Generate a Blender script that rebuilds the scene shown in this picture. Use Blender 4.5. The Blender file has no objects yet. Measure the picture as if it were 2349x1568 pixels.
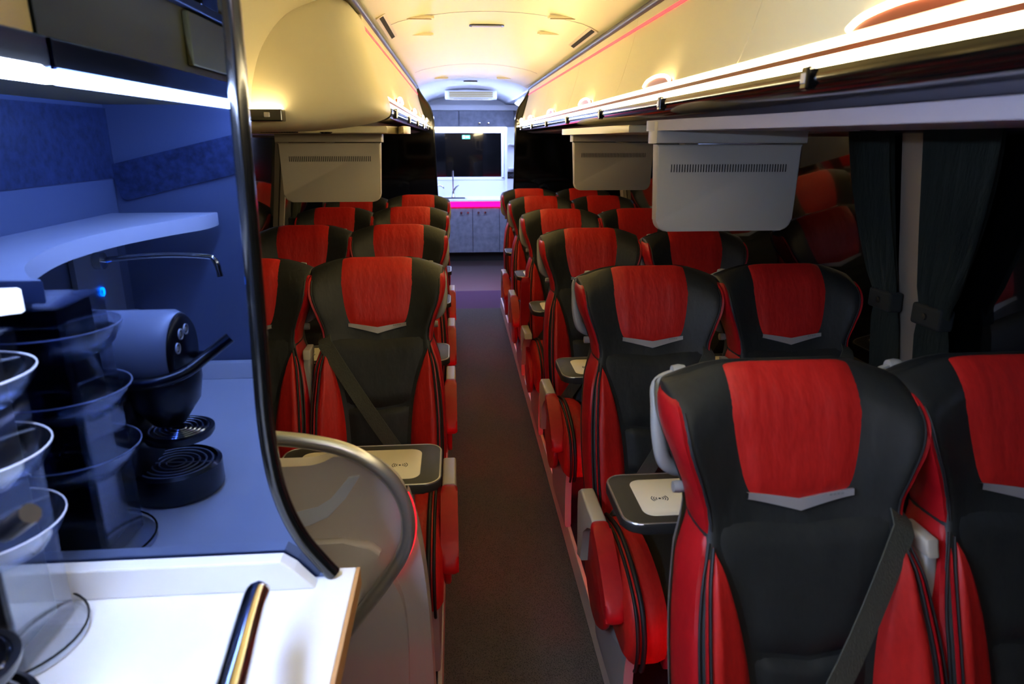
import bpy, bmesh, math, random
from mathutils import Vector
random.seed(7)
C = bpy.context.scene.collection
sc = bpy.context.scene
CX = 0.175            # centre line of the coach
# ---------------------------------------------------------------- camera
cd = bpy.data.cameras.new('camera'); cam = bpy.data.objects.new('camera', cd); C.objects.link(cam)
cd.sensor_width = 36; cd.lens = 24.0; cd.clip_start = 0.02; cd.clip_end = 100
cam.location = (0, 0, 1.6); cam.rotation_euler = (math.radians(90-16.5), 0, -math.radians(4.64))
cd.dof.use_dof = True; cd.dof.focus_distance = 2.6; cd.dof.aperture_fstop = 4.5
sc.camera = cam
# ---------------------------------------------------------------- world, exposure
w = bpy.data.worlds.new('world'); sc.world = w; w.use_nodes = True
w.node_tree.nodes['Background'].inputs[0].default_value = (.05, .06, .12, 1)
w.node_tree.nodes['Background'].inputs[1].default_value = 0.05
sc.view_settings.view_transform = 'Standard'; sc.view_settings.look = 'None'
sc.view_settings.gamma = 1; sc.view_settings.use_curve_mapping = False
sc.view_settings.exposure = 2.1
E_WARM = 11.5      # rack rails
E_COVE = 7.0      # ceiling cove lamps
E_COLD = 54.0     # kitchen and galley strips
E_RED = 5.0       # red strips
# ---------------------------------------------------------------- materials
def lin(c):
    return tuple((x/12.92 if x <= .04045 else ((x+.055)/1.055)**2.4) for x in c)
def hexc(h):
    return lin(tuple(int(h[i:i+2], 16)/255 for i in (0, 2, 4)))
def mat(name, col, rough=.5, metal=0, bump=0, bscale=60, var=0, vscale=8, emit=0, coat=0, stretch=(1, 1, 1), spec=.5, trans=0, alpha=1, detail=3, sheen=0):
    m = bpy.data.materials.new(name); m.use_nodes = True
    nt = m.node_tree; b = nt.nodes['Principled BSDF']
    c = hexc(col) if isinstance(col, str) else col
    b.inputs['Base Color'].default_value = (*c, 1)
    b.inputs['Roughness'].default_value = rough; b.inputs['Metallic'].default_value = metal
    b.inputs['Coat Weight'].default_value = coat; b.inputs['Coat Roughness'].default_value = .08
    b.inputs['Specular IOR Level'].default_value = spec
    b.inputs['Transmission Weight'].default_value = trans; b.inputs['Alpha'].default_value = alpha
    b.inputs['Sheen Weight'].default_value = sheen
    if emit:
        b.inputs['Emission Color'].default_value = (*c, 1); b.inputs['Emission Strength'].default_value = emit
    tc = nt.nodes.new('ShaderNodeTexCoord'); mp = nt.nodes.new('ShaderNodeMapping')
    mp.inputs['Scale'].default_value = stretch
    nt.links.new(tc.outputs['Object'], mp.inputs['Vector'])
    if var:
        n = nt.nodes.new('ShaderNodeTexNoise'); n.inputs['Scale'].default_value = vscale; n.inputs['Detail'].default_value = detail
        nt.links.new(mp.outputs[0], n.inputs['Vector'])
        mr = nt.nodes.new('ShaderNodeMapRange'); mr.inputs['From Min'].default_value = .3; mr.inputs['From Max'].default_value = .7
        mr.inputs['To Min'].default_value = 1-var; mr.inputs['To Max'].default_value = 1+var
        nt.links.new(n.outputs['Fac'], mr.inputs['Value'])
        mx = nt.nodes.new('ShaderNodeVectorMath'); mx.operation = 'SCALE'; mx.inputs[0].default_value = c
        nt.links.new(mr.outputs[0], mx.inputs['Scale']); nt.links.new(mx.outputs[0], b.inputs['Base Color'])
    if bump:
        n2 = nt.nodes.new('ShaderNodeTexNoise'); n2.inputs['Scale'].default_value = bscale; n2.inputs['Detail'].default_value = detail
        nt.links.new(mp.outputs[0], n2.inputs['Vector'])
        bp = nt.nodes.new('ShaderNodeBump'); bp.inputs['Strength'].default_value = bump; bp.inputs['Distance'].default_value = .01
        nt.links.new(n2.outputs['Fac'], bp.inputs['Height']); nt.links.new(bp.outputs[0], b.inputs['Normal'])
    return m
M = {}
M['red'] = mat('red_leather', 'bc1f1a', .48, bump=.6, bscale=11, stretch=(2.2, 1, .8), var=.08, vscale=60, spec=.35)
M['redside'] = mat('red_leather_side', 'ae1018', .45, bump=.25, bscale=16, var=.06, vscale=50, spec=.4)
M['black'] = mat('black_leather', '252725', .52, bump=.3, bscale=13, stretch=(2, 1, 1), var=.1, vscale=70, spec=.35)
M['blackpipe'] = mat('black_piping', '141414', .6)
M['silver'] = mat('silver_plastic', 'b9b5b2', .35, metal=.4)
M['greyshell'] = mat('grey_seat_shell', '9a9a94', .45, bump=.03, bscale=300)
M['armgrey'] = mat('beige_grey_plastic', 'b5ad9b', .45)
M['chrome'] = mat('chrome', 'dddddd', .12, metal=1)
M['brushed'] = mat('satin_aluminium', 'd0d0cc', .3, metal=.85)
M['belt'] = mat('seat_belt_webbing', '4a4c41', .7, bump=.4, bscale=400, stretch=(1, 1, .2))
M['tray'] = mat('tray_black', '2a2a27', .55, bump=.1, bscale=500)
M['pad'] = mat('tray_pad_cream', 'e6dcc2', .5)
M['ink'] = mat('charging_symbol_ink', '2c2c2c', .6)
M['cream'] = mat('cream_lining', 'e6dcb6', .42, bump=.02, bscale=300, spec=.4)
M['ceil'] = mat('ceiling_lining', 'efe8b6', .36, bump=.01, bscale=250, spec=.45)
M['monitor'] = mat('monitor_housing', 'b3aa98', .5, bump=.04, bscale=500)
M['slot'] = mat('dark_slot', '15130f', .8)
M['railblack'] = mat('gloss_black_rail', '0b0b0a', .15, coat=.5)
M['warm'] = mat('warm_led', (1, .82, .44), .5, emit=E_WARM)
M['cove'] = mat('cove_led', (1, .82, .45), .5, emit=E_COVE)
M['cold'] = mat('cold_led', (.46, .60, 1), .5, emit=E_COLD)
M['coldk'] = mat('cold_kitchen_led', (.42, .54, 1), .5, emit=26)
M['redled'] = mat('red_led', (1, .05, .07), .5, emit=.4)
M['redreflect'] = mat('red_rail_reflection', (1, .01, .02), .5, emit=.5)  # glow that imitates a red reflection on the handrail, no LED there
M['footled'] = mat('red_footwell_led', (1, .0, .02), .5, emit=16)
M['warmlow'] = mat('warm_led_diffused', (1, .80, .45), .5, emit=E_WARM*.4)
M['warmarc'] = mat('warm_led_arc', (1, .80, .45), .5, emit=E_WARM*.25)
M['pinkled'] = mat('pink_led', (1, .0, .085), .5, emit=1.6)
M['orange'] = mat('orange_trim', '8a3a1c', .4)
M['rub'] = mat('dark_blue_rubber', '1c2230', .4)
M['underside'] = mat('grey_service_panel', '9d97a0', .55)
M['winglass'] = mat('night_window_glass', '050506', .03, coat=1, spec=1.0)
M['gloss'] = mat('black_gloss_partition', '050504', .06, coat=.6)
M['curtain'] = mat('dark_green_curtain', '454a3e', .85, bump=.3, bscale=120, stretch=(1, 1, .1), var=.12, vscale=20)
M['tiecloth'] = mat('tieback_cloth', '1e2321', .9)
M['pillar'] = mat('window_pillar_beige', '8d8272', .6)
M['wall'] = mat('wall_lining_dark', '3b3937', .7)
M['laminate'] = mat('concrete_laminate', '767a88', .5, var=.25, vscale=14, detail=8)
M['kwhite'] = mat('kitchen_white', 'd8dae0', .35)
M['wood'] = mat('dark_wood_floor', '2d2623', .4, var=.35, vscale=6, stretch=(1, 8, 1), detail=6)
M['purple'] = mat('entrance_mat', '522c50', .9, bump=.6, bscale=300, var=.3, vscale=200)
M['counter'] = mat('white_mineral_counter', 'dfe0e2', .3, var=.02, vscale=10)
M['counteredge'] = mat('counter_edge_oak', 'b98a5a', .5)
M['panelgrey'] = mat('grey_moulded_panel', 'c2bab0', .5, bump=.05, bscale=500)
M['panellow'] = mat('grey_pink_lower_panel', 'b5a9a6', .5, bump=.03, bscale=300)
M['panelinlay'] = mat('silver_grey_inlay', 'c4ccd8', .35)
M['galley'] = mat('galley_lining', '5e6984', .5)
M['granite'] = mat('speckled_laminate', '2f3a5a', .45, var=.45, vscale=60, detail=6)
M['plastic_black'] = mat('black_appliance_plastic', '10121a', .3, coat=.2)
M['app_grey'] = mat('grey_appliance_plastic', '949aa8', .35)
M['white_print'] = mat('white_print', 'e8e8e8', .5)
M['green_sign'] = mat('green_sign', '2f9e6a', .5)
M['blueled'] = mat('blue_button_led', (.0, .25, 1), .5, emit=4)
M['gold'] = mat('gold_metal', 'd8a032', .25, metal=1)
M['fillglow'] = mat('added_fill_glow', (.85, .78, 1), .5, emit=8.5)  # emission of the added fill lamp behind the camera
M['khaki'] = mat('khaki_cabinet', '9c8440', .45)
M['podium'] = mat('podium_carpet', '1a1619', .95, bump=.6, bscale=300)
M['trimwhite'] = mat('podium_edge_trim', 'd0c6b6', .4)

def mirror_mat():
    m = bpy.data.materials.new('smoked_mirror'); m.use_nodes = True
    b = m.node_tree.nodes['Principled BSDF']
    b.inputs['Base Color'].default_value = (.088, .122, .235, 1); b.inputs['Metallic'].default_value = 1
    b.inputs['Roughness'].default_value = .015
    return m
M['mirror'] = mirror_mat()
def acrylic_mat():
    m = bpy.data.materials.new('clear_acrylic'); m.use_nodes = True
    nt = m.node_tree; nt.nodes.clear()
    o = nt.nodes.new('ShaderNodeOutputMaterial'); t = nt.nodes.new('ShaderNodeBsdfTransparent'); g = nt.nodes.new('ShaderNodeBsdfGlossy')
    mix = nt.nodes.new('ShaderNodeMixShader'); lw = nt.nodes.new('ShaderNodeLayerWeight'); lw.inputs['Blend'].default_value = .35
    ad = nt.nodes.new('ShaderNodeMath'); ad.operation = 'MULTIPLY_ADD'; ad.inputs[1].default_value = .45; ad.inputs[2].default_value = .02
    t.inputs[0].default_value = (.955, .965, .985, 1); g.inputs['Roughness'].default_value = .06; g.inputs[0].default_value = (.85, .9, 1, 1)
    nt.links.new(lw.outputs['Facing'], ad.inputs[0]); nt.links.new(ad.outputs[0], mix.inputs[0])
    nt.links.new(t.outputs[0], mix.inputs[1]); nt.links.new(g.outputs[0], mix.inputs[2]); nt.links.new(mix.outputs[0], o.inputs[0])
    return m
M['acrylic'] = acrylic_mat()
M['acrylicrim'] = mat('acrylic_rim', 'e8eeff', .15, alpha=.6, coat=.5)
def carpet_mat(name, a, b_, scale):
    m = bpy.data.materials.new(name); m.use_nodes = True; nt = m.node_tree; bs = nt.nodes['Principled BSDF']
    tc = nt.nodes.new('ShaderNodeTexCoord'); v = nt.nodes.new('ShaderNodeTexVoronoi'); v.inputs['Scale'].default_value = scale
    nt.links.new(tc.outputs['Object'], v.inputs['Vector'])
    n = nt.nodes.new('ShaderNodeTexNoise'); n.inputs['Scale'].default_value = scale*2.2; nt.links.new(tc.outputs['Object'], n.inputs['Vector'])
    r = nt.nodes.new('ShaderNodeValToRGB'); r.color_ramp.elements[0].color = (*hexc(a), 1); r.color_ramp.elements[1].color = (*hexc(b_), 1)
    r.color_ramp.elements[0].position = .35; r.color_ramp.elements[1].position = .7
    mx = nt.nodes.new('ShaderNodeMath'); mx.operation = 'ADD'; nt.links.new(v.outputs['Distance'], mx.inputs[0])
    ms = nt.nodes.new('ShaderNodeMath'); ms.operation = 'MULTIPLY'; ms.inputs[1].default_value = .55
    nt.links.new(n.outputs['Fac'], ms.inputs[0]); nt.links.new(ms.outputs[0], mx.inputs[1]); nt.links.new(mx.outputs[0], r.inputs[0])
    nt.links.new(r.outputs[0], bs.inputs['Base Color']); bs.inputs['Roughness'].default_value = .95; bs.inputs['Specular IOR Level'].default_value = .15
    bp = nt.nodes.new('ShaderNodeBump'); bp.inputs['Strength'].default_value = .7; bp.inputs['Distance'].default_value = .004
    nt.links.new(v.outputs['Distance'], bp.inputs['Height']); nt.links.new(bp.outputs[0], bs.inputs['Normal'])
    return m
M['carpet'] = carpet_mat('aisle_carpet', '1b1a1a', '5a5653', 210)

# ---------------------------------------------------------------- mesh helpers
def obj(name, bm, m, parent=None, smooth=None):
    me = bpy.data.meshes.new(name); bmesh.ops.recalc_face_normals(bm, faces=bm.faces); bm.to_mesh(me); bm.free()
    ms = m if isinstance(m, (list, tuple)) else [m]
    for q in ms: me.materials.append(M[q] if isinstance(q, str) else q)
    if smooth is not None:
        for p in me.polygons: p.use_smooth = True
        if smooth < 179: me.set_sharp_from_angle(angle=math.radians(smooth))
    o = bpy.data.objects.new(name, me); C.objects.link(o)
    if parent: o.parent = parent
    return o
def tag(o, label, cat, group=None):
    o['label'] = label; o['category'] = cat
    if group: o['group'] = group
    return o
def thing(name, label, cat, loc=(0, 0, 0), group=None, rz=0):
    o = bpy.data.objects.new(name, None); C.objects.link(o); o.location = loc; o.rotation_euler = (0, 0, rz); o.empty_display_size = .1
    return tag(o, label, cat, group)
def struct(name, bm, m, smooth=None):
    o = obj(name, bm, m, None, smooth); o['kind'] = 'structure'; return o
def box(bm, a, b, bev=0, seg=2, mi=0):
    r = bmesh.ops.create_cube(bm, size=1); vs = r['verts']
    s = [b[i]-a[i] for i in range(3)]; c = [(b[i]+a[i])/2 for i in range(3)]
    for v in vs: v.co = Vector((v.co[i]*s[i]+c[i] for i in range(3)))
    fs = {f for v in vs for f in v.link_faces}
    for f in fs: f.material_index = mi
    if bev:
        es = list({e for v in vs for e in v.link_edges})
        bmesh.ops.bevel(bm, geom=es, offset=bev, segments=seg, profile=.5, affect='EDGES')
    return bm
def B(a, b, bev=0, seg=2):
    return box(bmesh.new(), a, b, bev, seg)
def crom(ps, n, closed=False):
    out = []; N = len(ps)
    rng = N if closed else N-1
    for i in range(rng):
        p0 = ps[(i-1) % N] if closed or i > 0 else ps[0]; p1 = ps[i]; p2 = ps[(i+1) % N]
        p3 = ps[(i+2) % N] if closed or i+2 < N else ps[-1]
        for k in range(n):
            t = k/n
            out.append(tuple(.5*((2*p1[j])+(-p0[j]+p2[j])*t+(2*p0[j]-5*p1[j]+4*p2[j]-p3[j])*t*t+(-p0[j]+3*p1[j]-3*p2[j]+p3[j])*t**3) for j in range(len(p1))))
    if not closed: out.append(tuple(ps[-1]))
    return out
def tube(bm, pts, r, n=12, cap=True, flat=1.0, closed=False):
    pts = [Vector(p) for p in pts]; rs = r if isinstance(r, (list, tuple)) else [r]*len(pts)
    rings = []; up = None
    for i, p in enumerate(pts):
        if closed: t = (pts[(i+1) % len(pts)]-pts[i-1]).normalized()
        else: t = (pts[min(i+1, len(pts)-1)]-pts[max(i-1, 0)]).normalized()
        if up is None:
            up = Vector((0, 0, 1)) if abs(t.z) < .9 else Vector((1, 0, 0))
        s = t.cross(up).normalized(); up = s.cross(t).normalized()
        rings.append([bm.verts.new(p+s*math.cos(2*math.pi*k/n)*rs[i]+up*math.sin(2*math.pi*k/n)*rs[i]*flat) for k in range(n)])
    L = len(rings)
    for i in range(L if closed else L-1):
        a, b = rings[i], rings[(i+1) % L]
        for k in range(n): bm.faces.new((a[k], a[(k+1) % n], b[(k+1) % n], b[k]))
    if cap and not closed:
        bm.faces.new(rings[0][::-1]); bm.faces.new(rings[-1])
    return bm
def lathe(bm, prof, c=(0, 0, 0), n=32, axis='z', a0=0, a1=2*math.pi):
    full = abs(a1-a0-2*math.pi) < 1e-6; N = n if full else n+1; rings = []
    for r, h in prof:
        ring = []
        for k in range(N):
            a = a0+(a1-a0)*k/n
            u, v = r*math.cos(a), r*math.sin(a)
            p = (u, v, h) if axis == 'z' else ((h, u, v) if axis == 'x' else (u, h, v))
            ring.append(bm.verts.new((c[0]+p[0], c[1]+p[1], c[2]+p[2])))
        rings.append(ring)
    for i in range(len(rings)-1):
        for k in range(N if full else N-1):
            q = (rings[i][k], rings[i][(k+1) % N], rings[i+1][(k+1) % N], rings[i+1][k])
            bm.faces.new(q)
    bmesh.ops.remove_doubles(bm, verts=[v for r in rings for v in r], dist=1e-5)
    return bm
def prism(bm, poly, axis, lo, hi, bev=0, seg=2):
    def mk(p, h):
        return {'x': (h, p[0], p[1]), 'y': (p[0], h, p[1]), 'z': (p[0], p[1], h)}[axis]
    a = [bm.verts.new(mk(p, lo)) for p in poly]; b = [bm.verts.new(mk(p, hi)) for p in poly]
    fa = bm.faces.new(a); fb = bm.faces.new(b[::-1]); n = len(poly)
    fs = [bm.faces.new((a[i], b[i], b[(i+1) % n], a[(i+1) % n])) for i in range(n)]
    if bev:
        es = list(set(fa.edges) | set(fb.edges))
        bmesh.ops.bevel(bm, geom=es, offset=bev, segments=seg, profile=.5, affect='EDGES')
    return bm
def rrect(x0, y0, x1, y1, r, n=5):
    out = []
    for cx, cy, a in ((x1-r, y1-r, 0), (x0+r, y1-r, 90), (x0+r, y0+r, 180), (x1-r, y0+r, 270)):
        for k in range(n+1):
            t = math.radians(a+90*k/n); out.append((cx+r*math.cos(t), cy+r*math.sin(t)))
    return out
def sweep_y(bm, prof, y0, y1, closed=False):
    """open profile of (x,z) swept along y as a sheet"""
    a = [bm.verts.new((p[0], y0, p[1])) for p in prof]; b = [bm.verts.new((p[0], y1, p[1])) for p in prof]
    for i in range(len(prof)-(0 if closed else 1)):
        j = (i+1) % len(prof); bm.faces.new((a[i], a[j], b[j], b[i]))
    return bm
def thick(poly, t):
    """closed outline from an open polyline, thickened by t to its left"""
    out = list(poly); back = []
    for i, p in enumerate(poly):
        a = poly[max(i-1, 0)]; b = poly[min(i+1, len(poly)-1)]
        d = (b[0]-a[0], b[1]-a[1]); l = math.hypot(*d) or 1
        back.append((p[0]-d[1]/l*t, p[1]+d[0]/l*t))
    return out+back[::-1]
def dup(root, loc, label, group=None):
    r = root.copy(); C.objects.link(r); r.location = loc; r['label'] = label
    if group: r['group'] = group
    for ch in list(root.children):
        c = ch.copy(); C.objects.link(c); c.parent = r
        for g in list(ch.children):
            d = g.copy(); C.objects.link(d); d.parent = c
    return r

# ================================================================ SETTING
ZR = 1.64
def wx(s, z):   # side wall, leaning out below the rack
    return CX+s*(1.125+(ZR-z)*.13)
YB, YE = -1.3, 9.95
struct('floor', B((CX-.26, YB, -.05), (CX+.245, 6.58, 0)), 'carpet')
o = struct('floor_2', B((CX-1.3, 6.58, -.05), (CX+1.3, 7.4, 0.0)), 'purple'); o.name = 'floor_entrance_mat'
struct('floor_kitchen', B((CX-1.3, 7.4, -.05), (CX+1.3, YE, 0)), 'wood')
for s, n in ((-1, 'left'), (1, 'right')):
    e = CX+s*.245
    xs = sorted((e+s*.012, CX+s*1.32))
    struct('floor_podium_'+n, B((xs[0], YB, -.05), (xs[1], 6.58, .1)), 'podium')
    xs = sorted((e, e+s*.014))
    struct('trim_podium_'+n, B((xs[0], YB, 0), (xs[1], 6.58, .104), .003), 'trimwhite')
    # wall below and above window
    bm = bmesh.new()
    prism(bm, [(wx(s, .86), .86), (wx(s, .05), .05), (wx(s, .05)+s*.05, .05), (wx(s, .86)+s*.05, .86)], 'y', YB, 6.4)
    prism(bm, [(wx(s, 2.2), 2.2), (wx(s, 1.64), 1.64), (wx(s, 1.64)+s*.05, 1.64), (wx(s, 2.2)+s*.05, 2.2)], 'y', YB, 6.4)
    box(bm, (min(CX+s*1.22, CX+s*1.27), 6.4, 0), (max(CX+s*1.22, CX+s*1.27), YE, 2.3))
    struct('wall_'+n, bm, 'wall')
pill = {1: [.28, 1.88, 3.9, 5.5], -1: [2.2, 4.05, 5.6]}
wn = 1; tn = 1
for s in (1, -1):
    ys = [YB if s > 0 else 1.02]+pill[s]+[6.4]
    for a, b in zip(ys[:-1], ys[1:]):
        bm = bmesh.new()
        prism(bm, [(wx(s, .86), .86), (wx(s, 1.64), 1.64), (wx(s, 1.64)+s*.012, 1.64), (wx(s, .86)+s*.012, .86)], 'y', a, b)
        struct('window_%d' % wn, bm, 'winglass'); wn += 1
    for y in pill[s]:
        bm = bmesh.new()
        pw = .052 if s > 0 else .011
        prism(bm, [(wx(s, .86)-s*.03, .86), (wx(s, 1.3)-s*.03, 1.3), (wx(s, 1.64)-s*.035, 1.64), (wx(s, 1.64)-s*.001, 1.64), (wx(s, .86)-s*.001, .86)], 'y', y-pw, y+pw, .004)
        struct('trim_pillar_%d' % tn, bm, 'pillar'); tn += 1
    bm = bmesh.new(); prism(bm, [(wx(s, 1.64)-s*.05, 1.655), (wx(s, 1.6)-s*.05, 1.62), (wx(s, 1.6)-s*.002, 1.61), (wx(s, 1.64)-s*.002, 1.655)], 'y', YB if s > 0 else 1.02, 6.34)
    struct('trim_window_head_'+('right' if s > 0 else 'left'), bm, 'rub')
# ceiling
cp = [(-1.2, 2.0), (-.62, 2.035), (-.5, 2.05), (-.4, 2.09), (-.2, 2.125), (0, 2.135), (.2, 2.125), (.4, 2.09), (.5, 2.05), (.62, 2.035), (1.2, 2.0)]
cp = crom(cp, 4)
bm = bmesh.new(); prism(bm, [(CX+x, z) for x, z in cp]+[(CX+1.2, 2.25), (CX-1.2, 2.25)], 'y', YB, 6.62)
struct('ceiling', bm, 'ceil', 40)
bm = bmesh.new()
cpk = [(x*1.05, z+(.03 if abs(x) < .5 else .02)) for x, z in cp]
prism(bm, [(CX+x, z) for x, z in cpk]+[(CX+1.26, 2.4), (CX-1.26, 2.4)], 'y', 6.63, YE)
struct('ceiling_kitchen', bm, 'kwhite', 40)
struct('wall_front', B((CX-1.3, YB-.06, -.05), (CX+1.3, YB, 2.4)), 'wall')
# back wall with window opening
bm = bmesh.new()
box(bm, (CX-1.3, YE-.04, 0), (CX+1.3, YE+.04, 1.09)); box(bm, (CX-1.3, YE-.04, 1.69), (CX+1.3, YE+.04, 2.4))
box(bm, (CX-1.3, YE-.04, 1.09), (-.62, YE+.04, 1.69)); box(bm, (.655, YE-.04, 1.09), (CX+1.3, YE+.04, 1.69))
struct('wall_back', bm, 'kwhite')
struct('window_20', B((-.62, YE-.02, 1.09), (.655, YE, 1.69)), 'winglass').name = 'window_rear'
bm = bmesh.new()
box(bm, (-.64, YE-.055, 1.055), (.69, YE-.03, 1.095), .004); box(bm, (.655, YE-.055, 1.07), (.69, YE-.03, 1.71), .004)
struct('trim_window_rear', bm, 'kwhite')
# ceiling side seams: dark joint between rack top and ceiling
for s, n in ((1, 'right'), (-1, 'left')):
    y0 = -1.2 if s > 0 else 1.1
    bm = tube(bmesh.new(), [(CX+s*.49, y0, 2.03), (CX+s*.49, 6.3, 2.03)], .015, 10)
    struct('trim_ceiling_joint_'+n, bm, 'rub', 60)
# ceiling panel seams
def ceil_z(d):
    for (x0, z0), (x1, z1) in zip(cp[:-1], cp[1:]):
        if x0 <= d <= x1: return z0+(z1-z0)*(d-x0)/(x1-x0)
    return 2.1
for i, y in enumerate((1.7, 3.25, 5.4)):
    bm = bmesh.new(); prof = [(CX+d/20, ceil_z(d/20)-.0012) for d in range(-9, 10)]
    prism(bm, thick(prof, .001), 'y', y, y+.005); struct('trim_ceiling_seam_%d' % (i+1), bm, 'armgrey')

# ================================================================ CEILING FITTINGS
def slot(name, label, cat, x, y, wd, ln, mf, ms, group=None, z=None):
    z = (ceil_z(x-CX) if z is None else z)
    t = thing(name, label, cat, (x, y, z), group)
    obj('frame', prism(bmesh.new(), rrect(-wd/2, -ln/2, wd/2, ln/2, ln*.3), 'z', -.006, .004, .002), mf, t)
    obj('lens' if 'light' in name else 'slot', prism(bmesh.new(), rrect(-wd/2*.86, -ln/2*.45, wd/2*.86, ln/2*.45, ln*.15), 'z', -.0085, -.004), ms, t)
    return t
slot('ceiling_light', 'dark bezelled slim lamp in the middle of the cream ceiling', 'light', .17, 3.62, .17, .06, 'railblack', 'brushed')
slot('ceiling_slot', 'cream slotted grille on the ceiling, left of the middle lamp and nearer the front', 'vent', -.15, 3.24, .15, .045, 'cream', 'khaki')
slot('ceiling_slot', 'cream slotted grille on the ceiling, right of the middle lamp and nearer the front', 'vent', .49, 3.2, .15, .045, 'cream', 'khaki')
slot('ceiling_cover', 'pale cover strip on the ceiling just left of the middle lamp', 'cover', -.155, 3.72, .13, .035, 'cream', 'cream')
slot('ceiling_cover', 'pale cover strip on the ceiling just right of the middle lamp', 'cover', .49, 3.66, .13, .035, 'cream', 'cream')
slot('ceiling_light', 'small dark slim lamp on the ceiling in front of the air vent', 'light', .175, 7.3, .14, .05, 'railblack', 'brushed', z=2.16)
slot('ceiling_cover', 'faint pale strip on the far ceiling left of the air vent', 'cover', -.12, 6.3, .16, .03, 'cream', 'cream')
slot('ceiling_cover', 'faint pale strip on the far ceiling right of the air vent', 'cover', .46, 6.3, .16, .03, 'cream', 'cream')
for s, y, lb in ((-1, 3.28, 'long dark air slot in the ceiling edge above the left rack'), (1, 3.55, 'long dark air slot in the ceiling edge above the right rack')):
    t = thing('air_slot', lb, 'vent', (CX+s*.455, y, ceil_z(s*.455)))
    t.rotation_euler = (0, s*.55, 0)
    obj('frame', prism(bmesh.new(), rrect(-.022, -.3, .022, .3, .008), 'z', -.004, .003), 'cream', t)
    obj('slot', prism(bmesh.new(), rrect(-.009, -.28, .009, .28, .004), 'z', -.0055, -.003), 'slot', t)
t = thing('added_fill_lamp', 'added pale fill lamp over the front of the aisle, unseen behind the viewpoint', 'light', (CX+.05, -.75, 2.1))  # unseen lamp, added to give the near seats frontal light
obj('frame', B((-.24, -.08, -.02), (.24, .08, .02), .006), 'cream', t); obj('lens', B((-.22, -.06, -.026), (.22, .06, -.018), .003), 'fillglow', t)
# air conditioner outlet
t = thing('air_conditioning_vent', 'white louvred air conditioning outlet under the kitchen ceiling', 'vent', (.205, 8.5, 2.14))
obj('housing', prism(bmesh.new(), rrect(-.3, -.14, .3, .14, .06), 'z', -.085, .005, .012), 'kwhite', t)
bm = bmesh.new()
for k in range(4): box(bm, (-.25, -.150, -.072+k*.018), (.25, -.143, -.063+k*.018))
for k in range(5): box(bm, (-.25, -.11+.045*k, -.091), (.25, -.09+.045*k, -.084))
obj('louvre', bm, 'cream', t)
obj('front_slot', B((-.25, -.143, -.075), (.25, -.139, -.008)), 'khaki', t)
obj('intake', B((-.2, -.12, -.0865), (.2, .1, -.083)), 'slot', t)
slot('ceiling_sensor', 'small round dark sensor on the white bulkhead under the kitchen vent', 'sensor', .2, 9.0, .02, .02, 'slot', 'slot', z=2.1)
for s, lb in ((1, 'bright cold ceiling lamp at the right corner of the kitchen'), (-1, 'bright cold ceiling lamp at the left corner of the kitchen')):
    t = thing('kitchen_light', lb, 'light', (CX+s*.62, 8.1, 2.03)); t.rotation_euler = (0, s*.5, 0)
    obj('housing', B((-.045, -.75, -.02), (.045, .75, .02), .008), 'kwhite', t)
    obj('lens', B((-.035, -.72, -.028), (.035, .72, -.018), .004), 'coldk', t)

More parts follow.
